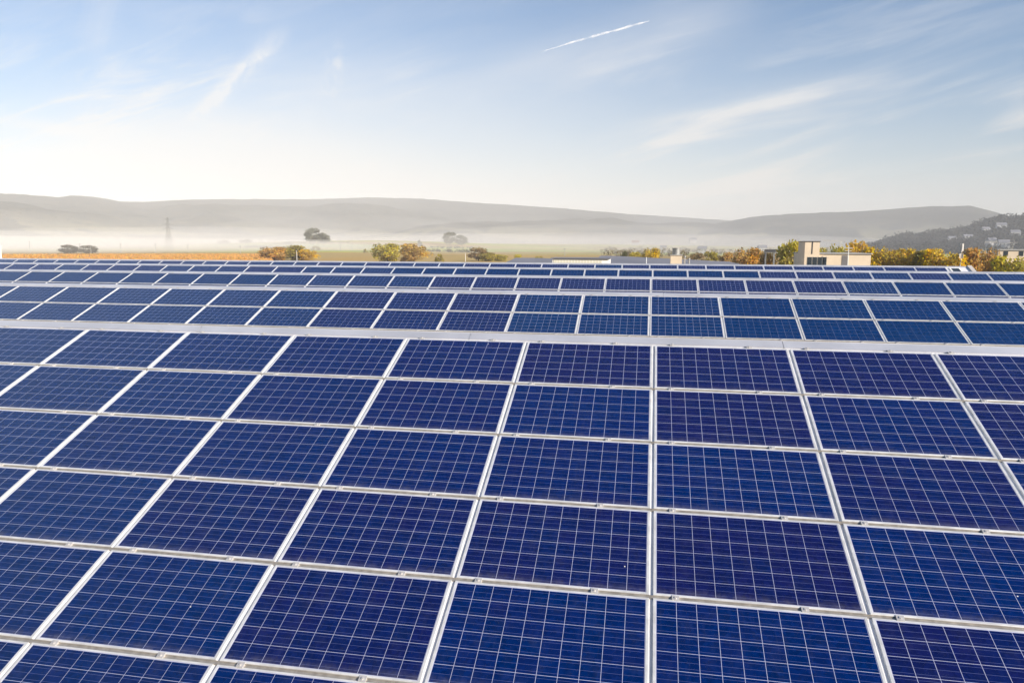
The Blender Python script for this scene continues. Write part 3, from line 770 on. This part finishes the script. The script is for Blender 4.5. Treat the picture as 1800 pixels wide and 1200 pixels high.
# chimney block with a drum on top
yt = 108; xa, xb = X_at(1179, yt), X_at(1199, yt); z1, z0 = Z_at(449, 1190, yt), Z_at(470, 1190, yt); xm = (xa + xb) / 2
o = thing('rooftop_chimney', 'square cream chimney block with a grey drum cowl on top', 'chimney', (xm, yt + 1, 0)); off = Vector((-xm, -yt - 1, 0))
MB().box((xm, yt + 1, z1 / 2), (xb - xa, 1.8, z1)).build('shaft', M_CREAM, o, off)
MB().box((xm, yt + 1, z1 + .05), (xb - xa + .2, 2.0, .1)).build('coping', M_CONC, o, off)
zt = Z_at(436, 1190, yt); r = .56
MB().tube((xm, yt + 1, z1 + .1), (xm, yt + 1, zt - .1), r, r, 24).tube((xm, yt + 1, zt - .1), (xm, yt + 1, zt), r + .06, r + .06, 24).build('drum_cowl', M_STEEL, o, off)
for (pxp, pyt, lab) in ((1204, 450, 'short white vent pipe against the right side of the cream chimney'), (1212, 454, 'lower white vent pipe a little right of the cream chimney')):
    xp = X_at(pxp, yt); zp = Z_at(pyt, pxp, yt)
    o = thing('vent_pipe', lab, 'vent pipe', (xp, yt + .5, 0), 0, 'vent pipes on the hall roof')
    MB().tube((0, 0, 0), (0, 0, zp - .15), .10, .10, 12).build('pipe', M_CONC, o)
    MB().tube((0, 0, zp - .17), (0, 0, zp), .2, .12, 12).build('cowl', M_STEEL, o)
# cream block with its lift tower
yb = 118; xs0, xs1 = X_at(1418, yb), X_at(1531, yb); zt = Z_at(446.5, 1475, yb)
o = thing('cream_block', 'flat roofed cream office block with a square lift tower at its left end', 'building', ((xs0 + xs1) / 2, yb + 5, 0)); off = Vector((-(xs0 + xs1) / 2, -yb - 5, 0))
MB().box(((xs0 + xs1) / 2, yb + 5, zt / 2), (xs1 - xs0, 10, zt)).build('wall', M_CREAM, o, off)
MB().box(((xs0 + xs1) / 2 + .06, yb + 4.95, zt + .07), (xs1 - xs0 + .3, 10.3, .14)).build('roof', M_CONC, o, off)
xt1 = X_at(1440, yb - .5); zp = Z_at(425, 1424, yb)
xt0 = X_at(1414, yb - .5)
MB().box(((xt0 + xt1) / 2, yb + 2.0, zp / 2), (xt1 - xt0, 5, zp)).build('lift_tower', M_CREAM, o, off)
tw = MB().box(((xt0 + xt1) / 2, yb + 2.0, zp + .05), (xt1 - xt0 + .2, 5.2, .1)).build('tower_coping', M_DARK, o, off)
MB().box(((xt0 + xt1) / 2, yb - .52, (zp + zt) / 2), (.14, .05, zp - zt)).build('panel_joint', M_DARK, o, off)
xa, xb = X_at(1419, yb), X_at(1455, yb)
for k in range(4):
    xx = X_at(1422.5 + 9 * k, yb); w = (xb - xa) / 4 - .1
    f = MB().box((xx, yb - .02 - (.51 if xx < xt1 + .3 else 0), zt - 1.2), (w, .08, 1.5)).build('window', M_STEEL, o, off)
    MB().box((xx, yb - .05 - (.51 if xx < xt1 + .3 else 0), zt - 1.2), (w - .1, .08, 1.4)).build('pane', M_GLASS, f)
xd0, xd1 = X_at(1480, yb), X_at(1490, yb)
MB().box(((xd0 + xd1) / 2, yb - .01, zt - 1.3), (xd1 - xd0, .06, 2.2)).build('grey_bay', mat('bay_grey', (.16, .15, .15), .7, 0, .3, .15, 1), o, off)
# antenna pole in front of the cream block
xp = X_at(1491, yb - 2); zp = Z_at(432, 1491, yb - 2)
o = thing('antenna_pole', 'thin white aerial pole with short cross arms before the cream block', 'aerial', (xp, yb - 2, 0))
MB().tube((0, 0, 0), (0, 0, zp), .10, .05, 10).build('pole', M_WHITE, o)
for dz, w in ((.35, 1.2), (.75, .9)):
    mb = MB().tube((-w / 2, 0, zp - dz), (w / 2, 0, zp - dz), .03, .03, 6)
    for k in range(4): mb.tube((-w / 2 + w * k / 3, -.2, zp - dz), (-w / 2 + w * k / 3, .2, zp - dz), .015, .015, 5)
    mb.build('cross_arm', M_WHITE, o)
# small dark tank on legs
yq = 150; xq = X_at(1353, yq); zq = Z_at(438, 1353, yq); w = 1.9
o = thing('rooftop_tank', 'small dark tank on a pale frame among the orange trees', 'tank', (xq, yq, 0))
MB().box((0, 0, zq - .3), (w, 1.4, .5)).build('tank', M_DARK, o)
mb = MB()
for sx in (-1, 1):
    for sy in (-1, 1): mb.tube((sx * w * .42, sy * .55, 0), (sx * w * .42, sy * .55, zq - .55), .07, .07, 6)
mb.box((0, 0, zq - .6), (w + .1, 1.5, .08)).build('support_frame', M_STEEL, o)
# white antenna mast at right
ym = 190; xm = X_at(1689, ym); zt = Z_at(428, 1689, ym)
o = thing('antenna_mast', 'white telecom mast with stacked antenna panels above yellow trees', 'mast', (xm, ym, 0))
MB().tube((0, 0, 0), (0, 0, zt - .3), .20, .14, 12).build('pole', M_MAST, o)
for k in range(3):
    an = k * 2.094 + .5
    MB().box((.40 * math.cos(an), .40 * math.sin(an), zt - .9), (.28, .18, 1.7), an).build('antenna_panel', M_MAST, o)
    MB().box((.34 * math.cos(an + 1), .34 * math.sin(an + 1), zt - 2.9), (.26, .16, 1.1), an + 1).build('antenna_panel', M_MAST, o)
MB().tube((0, 0, zt - 2.1), (0, 0, zt - 2.02), .48, .48, 14).build('platform', M_STEEL, o)
MB().tube((0, 0, zt - .3), (0, 0, zt), .04, .02, 6).build('lightning_rod', M_STEEL, o)
# white stack at the left end of the last ridge
yv = 52; xv = X_at(-7, yv); zv = Z_at(434, 0, yv)
o = thing('white_stack', 'white square vent stack rising behind the last ridge at far left', 'vent stack', (xv, yv, 0))
MB().box((0, 0, zv / 2), (.55, .55, zv)).build('shaft', M_WHITE, o)
MB().box((0, 0, zv + .03), (.66, .66, .06)).build('cap', M_WHITE, o)

# ------------------------------------------------------------------ pylon, poles, cranes, houses
p = at(297, 1000); zb_ = float(ground_z(p.x, p.y)); H = zat(382, 1000, 297) - zb_
o = thing('power_pylon', 'tall steel lattice pylon with three cross arms in the mist', 'pylon', (p.x, p.y, zb_), R(8))
mb = MB(); lv = [0, .14, .27, .39, .5, .6, .69, .77, .85, .92, 1.0]
def wd(t): return (3.4 * (1 - t) ** 1.6 + .75) if t < .98 else .35
for a, b in zip(lv[:-1], lv[1:]):
    for sx, sy in ((1, 1), (1, -1), (-1, -1), (-1, 1)):
        A_, B_ = Vector((sx * wd(a), sy * wd(a), a * H)), Vector((sx * wd(b), sy * wd(b), b * H)); mb.tube(A_, B_, .11, .10, 4, False)
        nx, ny = (sx, -sy) if sx == sy else (-sx, sy)
        mb.tube(A_, (nx * wd(b), ny * wd(b), b * H), .055, .055, 4, False); mb.tube((nx * wd(a), ny * wd(a), a * H), B_, .055, .055, 4, False)
        mb.tube(B_, (nx * wd(b), ny * wd(b), b * H), .055, .055, 4, False)
mb.build('tower', M_STEEL, o)
for t, w in ((.93, 5.2), (.78, 8.0), (.66, 6.0)):
    mb = MB()
    for s in (-1, 1):
        for sy in (-1, 1):
            mb.tube((s * wd(t), sy * wd(t), t * H), (s * w, 0, t * H), .14, .10, 4, False); mb.tube((s * wd(t), sy * wd(t), t * H + 1.6), (s * w, 0, t * H), .12, .1, 4, False)
        mb.tube((s * (w - .1), 0, t * H), (s * (w - .1), 0, t * H - 1.6), .12, .12, 6)
    mb.build('cross_arm', M_STEEL, o)
for k, (px_, top, dist, lab) in enumerate([
        (52, 424, 900, 'pale pole left of the misty tree pair'), (140, 428, 890, 'thin pale pole between the two misty trees'),
        (159, 430, 780, 'thin pale pole in front of the right misty tree'),
        (212, 427, 905, 'faint pole right of the misty tree pair'), (273, 428, 900, 'thin pole just left of the pylon'), (330, 430, 890, 'pole just right of the pylon'),
        (422, 432, 800, 'pale pole left of the rusty tree clump'), (521, 440, 470, 'white pole in front of the rusty tree clump'), (598, 424, 1000, 'thin pole on the green slope, left of two'),
        (619, 420, 1050, 'thin pole on the green slope, right of two'), (818, 445, 480, 'white pole left of the brown pointed tree'), (993, 436, 700, 'dark thin pole in the misty valley'), (1137, 452, 130, 'slim white rod on the largest grey roof')]):
    p = at(px_, dist); zg = float(ground_z(p.x, p.y)); h = zat(top, dist, px_) - zg; w = max(.09, dist * .00034)
    o = thing('utility_pole', lab, 'pole', (p.x, p.y, zg), 0, 'poles in the fields')
    MB().tube((0, 0, 0), (0, 0, h), w, w * .6, 8).build('pole', M_CONC if dist > 600 else M_WHITE, o)
    if dist > 500: MB().tube((-1.2, 0, h - .7), (1.2, 0, h - .7), w * .6, w * .6, 6).build('cross_arm', M_STEEL, o)
for (px_, top, bot, jl, cj, dist, lab) in ((1782, 427, 446, 36, 8, 1150, 'pale tower crane on the wooded hill near the right edge'), (1478, 424, 446, 26, 6, 1300, 'distant tower crane jib above the cream block'), (1690, 420, 446, 14, 5, 1300, 'small distant crane just above the antenna mast')):
    p = at(px_, dist); zg = zat(bot + 6, dist, px_); zt = zat(top, dist, px_); k = dist / FPX
    o = thing('tower_crane', lab, 'crane', (p.x, p.y, zg), R(-12), 'tower cranes'); h = zt - zg
    def lattice(a, b, w):
        m_ = MB(); a, b = Vector(a), Vector(b); L = (b - a).length; n_ = max(3, int(L / (w * 2))); dr = (b - a).normalized()
        s1 = Vector((0, w, 0)); s2 = dr.cross(s1)
        cs = [(s1 + s2) * .5, (s1 - s2) * .5, (-s1 - s2) * .5, (-s1 + s2) * .5]
        for i in range(4):
            m_.tube(a + cs[i], b + cs[i], w * .16, w * .16, 4)
            for j in range(n_):
                m_.tube(a + cs[i] + dr * L * j / n_, a + cs[(i + 1) % 4] + dr * L * (j + 1) / n_, w * .09, w * .09, 4, False)
        return m_
    lattice((0, 0, 0), (0, 0, h), 1.7).build('mast', M_CRANE, o)
    lattice((0, 0, h), (-jl * k, 0, h + 1), 1.2).build('jib', M_CRANE, o)
    lattice((0, 0, h), (cj * k, 0, h), 1.2).build('counter_jib', M_CRANE, o)
    MB().box((cj * k - 1, 0, h - 1.3), (2.4, 1.6, 2.2)).build('counterweight', M_CONC, o)
    MB().box((.2, -1.3, h - 1.4), (1.6, 1.6, 1.9)).build('cab', M_WHITE, o)
    MB().tube((0, 0, h), (0, 0, h + 4.5), .35, .1, 6).tube((0, 0, h + 4.4), (-jl * k * .7, 0, h + 1), .08, .08, 4).tube((0, 0, h + 4.4), (cj * k * .8, 0, h + .4), .08, .08, 4).build('tower_head', M_CRANE, o)
def house(px_, py_, dist, w, d_, h, rz, lab, roofm, wallm=None, flat=False, z=None):
    p = at(px_, dist); zg = zat(py_, dist, px_) if z is None else z
    if (px_, dist) in HOUSE_AT: zg = float(wood_z(math.atan2(p.x, p.y), dist)) + 1.0
    o = thing('hillside_house', lab, 'house', (p.x, p.y, zg), rz, 'houses in the hazy suburb')
    MB().box((0, 0, h / 2 - 1.5), (w, d_, h + 3)).build('wall', wallm or M_HOUSE, o)
    mb = MB(); e = .5
    if flat: mb.box((0, 0, h + .2), (w + .6, d_ + .6, .36))
    else:
        r_ = d_ * .38
        for s in (-1, 1): mb.quad((-w / 2 - e, s * (d_ / 2 + e), h - .1), (w / 2 + e, s * (d_ / 2 + e), h - .1), (w / 2 + e, 0, h + r_), (-w / 2 - e, 0, h + r_))
        for s in (-1, 1): mb.quad((s * w / 2, -d_ / 2, h), (s * w / 2, d_ / 2, h), (s * w / 2, 0, h + r_ - .1))
    mb.build('roof', roofm, o)
    for k in range(3): MB().box((-w / 3 + w / 3 * k, -d_ / 2 - .02, h * .55), (1.2, .08, 1.4)).build('window', M_GLASS, o)
for a in [
    (1730, 414, 1420, 11, 9, 6, R(10), 'white house with dark roof high on the wooded hill', M_GREYROOF),
    (1757, 410, 1450, 14, 9, 7, R(-8), 'largest pale house upper right on the wooded hill', M_GREYROOF),
    (1742, 438, 1180, 11, 9, 6, R(15), 'white house low on the hill left of the crane foot', M_GREYROOF),
    (1764, 441, 1150, 12, 9, 6, R(-12), 'pale house beside the crane foot on the hill', M_GREYROOF),
    (1672, 421, 1350, 11, 9, 5, R(0), 'white house left of the mast top on the hill', M_GREYROOF),
    (1700, 424, 1330, 13, 9, 6, R(5), 'pale grey roofed house above the mast head on the hill', M_GREYROOF),
    (1782, 424, 1300, 12, 9, 6, R(-5), 'white house right beside the crane head on the hill', M_GREYROOF),
    (1218, 426, 1900, 16, 12, 7, R(5), 'lone white house far out in the valley mist', M_GREYROOF),
    (1117, 429, 1900, 18, 10, 5, R(0), 'long pale roofed farmhouse far out in the valley mist', M_TILE),
    (1340, 443, 900, 9, 8, 5, R(6), 'small pale house behind the orange trees left of the tank', M_GREYROOF),
    (1235, 443, 900, 10, 8, 4, R(-6), 'low pale house right of the rooftop chimney', M_GREYROOF),
    (1166, 441, 1000, 8, 6, 5, R(0), 'small white house between golden tree and chimney', M_GREYROOF),
]: house(*a)
p = at(1786, 260)
house(1786, 452, 270, 12, 9, 2.0, R(-5), 'flat roofed cream house behind the yellow green tree at right', M_CONC, M_CREAM, True)

# ------------------------------------------------------------------ contrail
pa, pb = at(950, 15000, py=92), at(1141, 15500, py=36)
n = 60; vs, fs = [], []; K = 10
dr = (pb - pa).normalized(); s1 = Vector((0, 0, 1)).cross(dr).normalized(); s2 = dr.cross(s1)
for i in range(n + 1):
    t = i / n; c = pa.lerp(pb, t) + s2 * (9 * math.sin(t * 5) + 3 * math.sin(t * 23 + 1))
    r_ = 25 * min(1, t * 2.2 + .12) * min(1, (1 - t) * 9 + .15) * (1 + .25 * math.sin(t * 41) * math.sin(t * 17))
    for k in range(K):
        an = 2 * math.pi * k / K; vs.append(tuple(c + s1 * (r_ * math.cos(an)) + s2 * (r_ * math.sin(an))))
for i in range(n):
    for k in range(K): fs.append((i * K + k, i * K + (k + 1) % K, (i + 1) * K + (k + 1) % K, (i + 1) * K + k))
me = bpy.data.meshes.new('contrail'); me.from_pydata(vs, [], fs); me.polygons.foreach_set('use_smooth', [True] * len(fs)); me.update()
mt = bpy.data.materials.new('ice_trail'); mt.use_nodes = True; N = NT(mt.node_tree)
nz = N.noise(N.n('ShaderNodeNewGeometry').outputs['Position'], .006, 6, .65)
fc_ = N.n('ShaderNodeLayerWeight'); fc_.inputs[0].default_value = .5
a_ = N.m('MULTIPLY', N.ramp(fc_.outputs['Facing'], .95, .15), N.ramp(nz, .3, .7, .03, .42))
tr_ = N.n('ShaderNodeBsdfTransparent'); df = N.n('ShaderNodeBsdfDiffuse'); df.inputs[0].default_value = (.95, .95, .95, 1)
tl = N.n('ShaderNodeBsdfTranslucent'); tl.inputs[0].default_value = (.95, .95, .95, 1)
m2 = N.n('ShaderNodeMixShader'); m2.inputs[0].default_value = .35; N.t.links.new(df.outputs[0], m2.inputs[1]); N.t.links.new(tl.outputs[0], m2.inputs[2])
mx = N.n('ShaderNodeMixShader'); N.set(mx.inputs[0], a_); N.t.links.new(tr_.outputs[0], mx.inputs[1]); N.t.links.new(m2.outputs[0], mx.inputs[2])
oo = N.n('ShaderNodeOutputMaterial'); N.t.links.new(mx.outputs[0], oo.inputs[0]); me.materials.append(mt)
tag(link('contrail', me), 'short white aircraft trail slanting across the upper blue sky', 'contrail')

# ------------------------------------------------------------------ haze and valley fog
def volume(name, mb, dens, color, aniso=0.0):
    mt = bpy.data.materials.new(name + '_air'); mt.use_nodes = True; N = NT(mt.node_tree)
    v = N.n('ShaderNodeVolumePrincipled'); v.inputs['Density'].default_value = dens; v.inputs['Color'].default_value = (*color, 1); v.inputs['Anisotropy'].default_value = aniso
    o = N.n('ShaderNodeOutputMaterial'); N.t.links.new(v.outputs[0], o.inputs['Volume'])
    ob = mb.build(name, mt); tag(ob, kind='stuff'); return ob
HZ = 520.0
def lens(px, dist, a, b, h, rz=0.0):
    mb = MB(); p = at(px, dist); n, k = 28, 10; cs, sn = math.cos(rz), math.sin(rz)
    for j in range(k + 1):
        ph = math.pi * j / k - math.pi / 2
        for i in range(n):
            th = 2 * math.pi * i / n; w = 1 + .12 * math.sin(3 * th + px) + .08 * math.sin(5 * th)
            x, y = a * math.cos(ph) * math.cos(th) * w, b * math.cos(ph) * math.sin(th) * w
            mb.v.append((p.x + x * cs - y * sn, p.y + x * sn + y * cs, 6 + h * math.sin(ph)))
    for j in range(k):
        for i in range(n):
            mb.f.append((j * n + i, j * n + (i + 1) % n, (j + 1) * n + (i + 1) % n, (j + 1) * n + i)); mb.mi.append(0)
    return mb
WARM, COOL = (.985, .95, .89), (.93, .955, .99)
for (px_, ds_, a_, b_, h_, dn_, c_) in [
        (-150, 2500, 800, 620, 95, 2.6e-4, WARM), (330, 2900, 1100, 700, 60, 3.4e-4, WARM), (620, 2700, 620, 420, 105, 2.0e-4, WARM), (120, 2300, 900, 700, 34, 5e-4, WARM),
        (760, 2900, 900, 600, 44, 5e-4, WARM), (1050, 2900, 900, 650, 80, 2.4e-4, WARM), (1250, 2700, 800, 620, 40, 4.5e-4, WARM), (480, 3000, 420, 400, 130, 1.6e-4, WARM), (900, 3000, 500, 480, 120, 1.6e-4, WARM),
        (20, 1130, 400, 380, 13, 3.2e-3, WARM), (430, 1250, 300, 300, 12, 1.2e-3, WARM), (1010, 1000, 330, 330, 20, 1.2e-3, WARM), (1640, 900, 420, 330, 75, 3e-4, COOL),
        (180, 4200, 900, 500, 230, .6e-4, WARM), (600, 4300, 800, 500, 290, .7e-4, WARM), (850, 4100, 700, 420, 200, .8e-4, WARM), (1120, 4000, 700, 420, 150, 1e-4, WARM), (1480, 3600, 600, 380, 120, 1.1e-4, COOL)]:
    volume('fog', lens(px_, ds_, a_, b_, h_, random.uniform(-.3, .3)), dn_, c_, -.2)
volume('haze', MB().box((0, 0, HZ / 2 - 10), (18600, 18600, HZ + 20)), 1.6e-4, (.968, .963, .955), -.2)
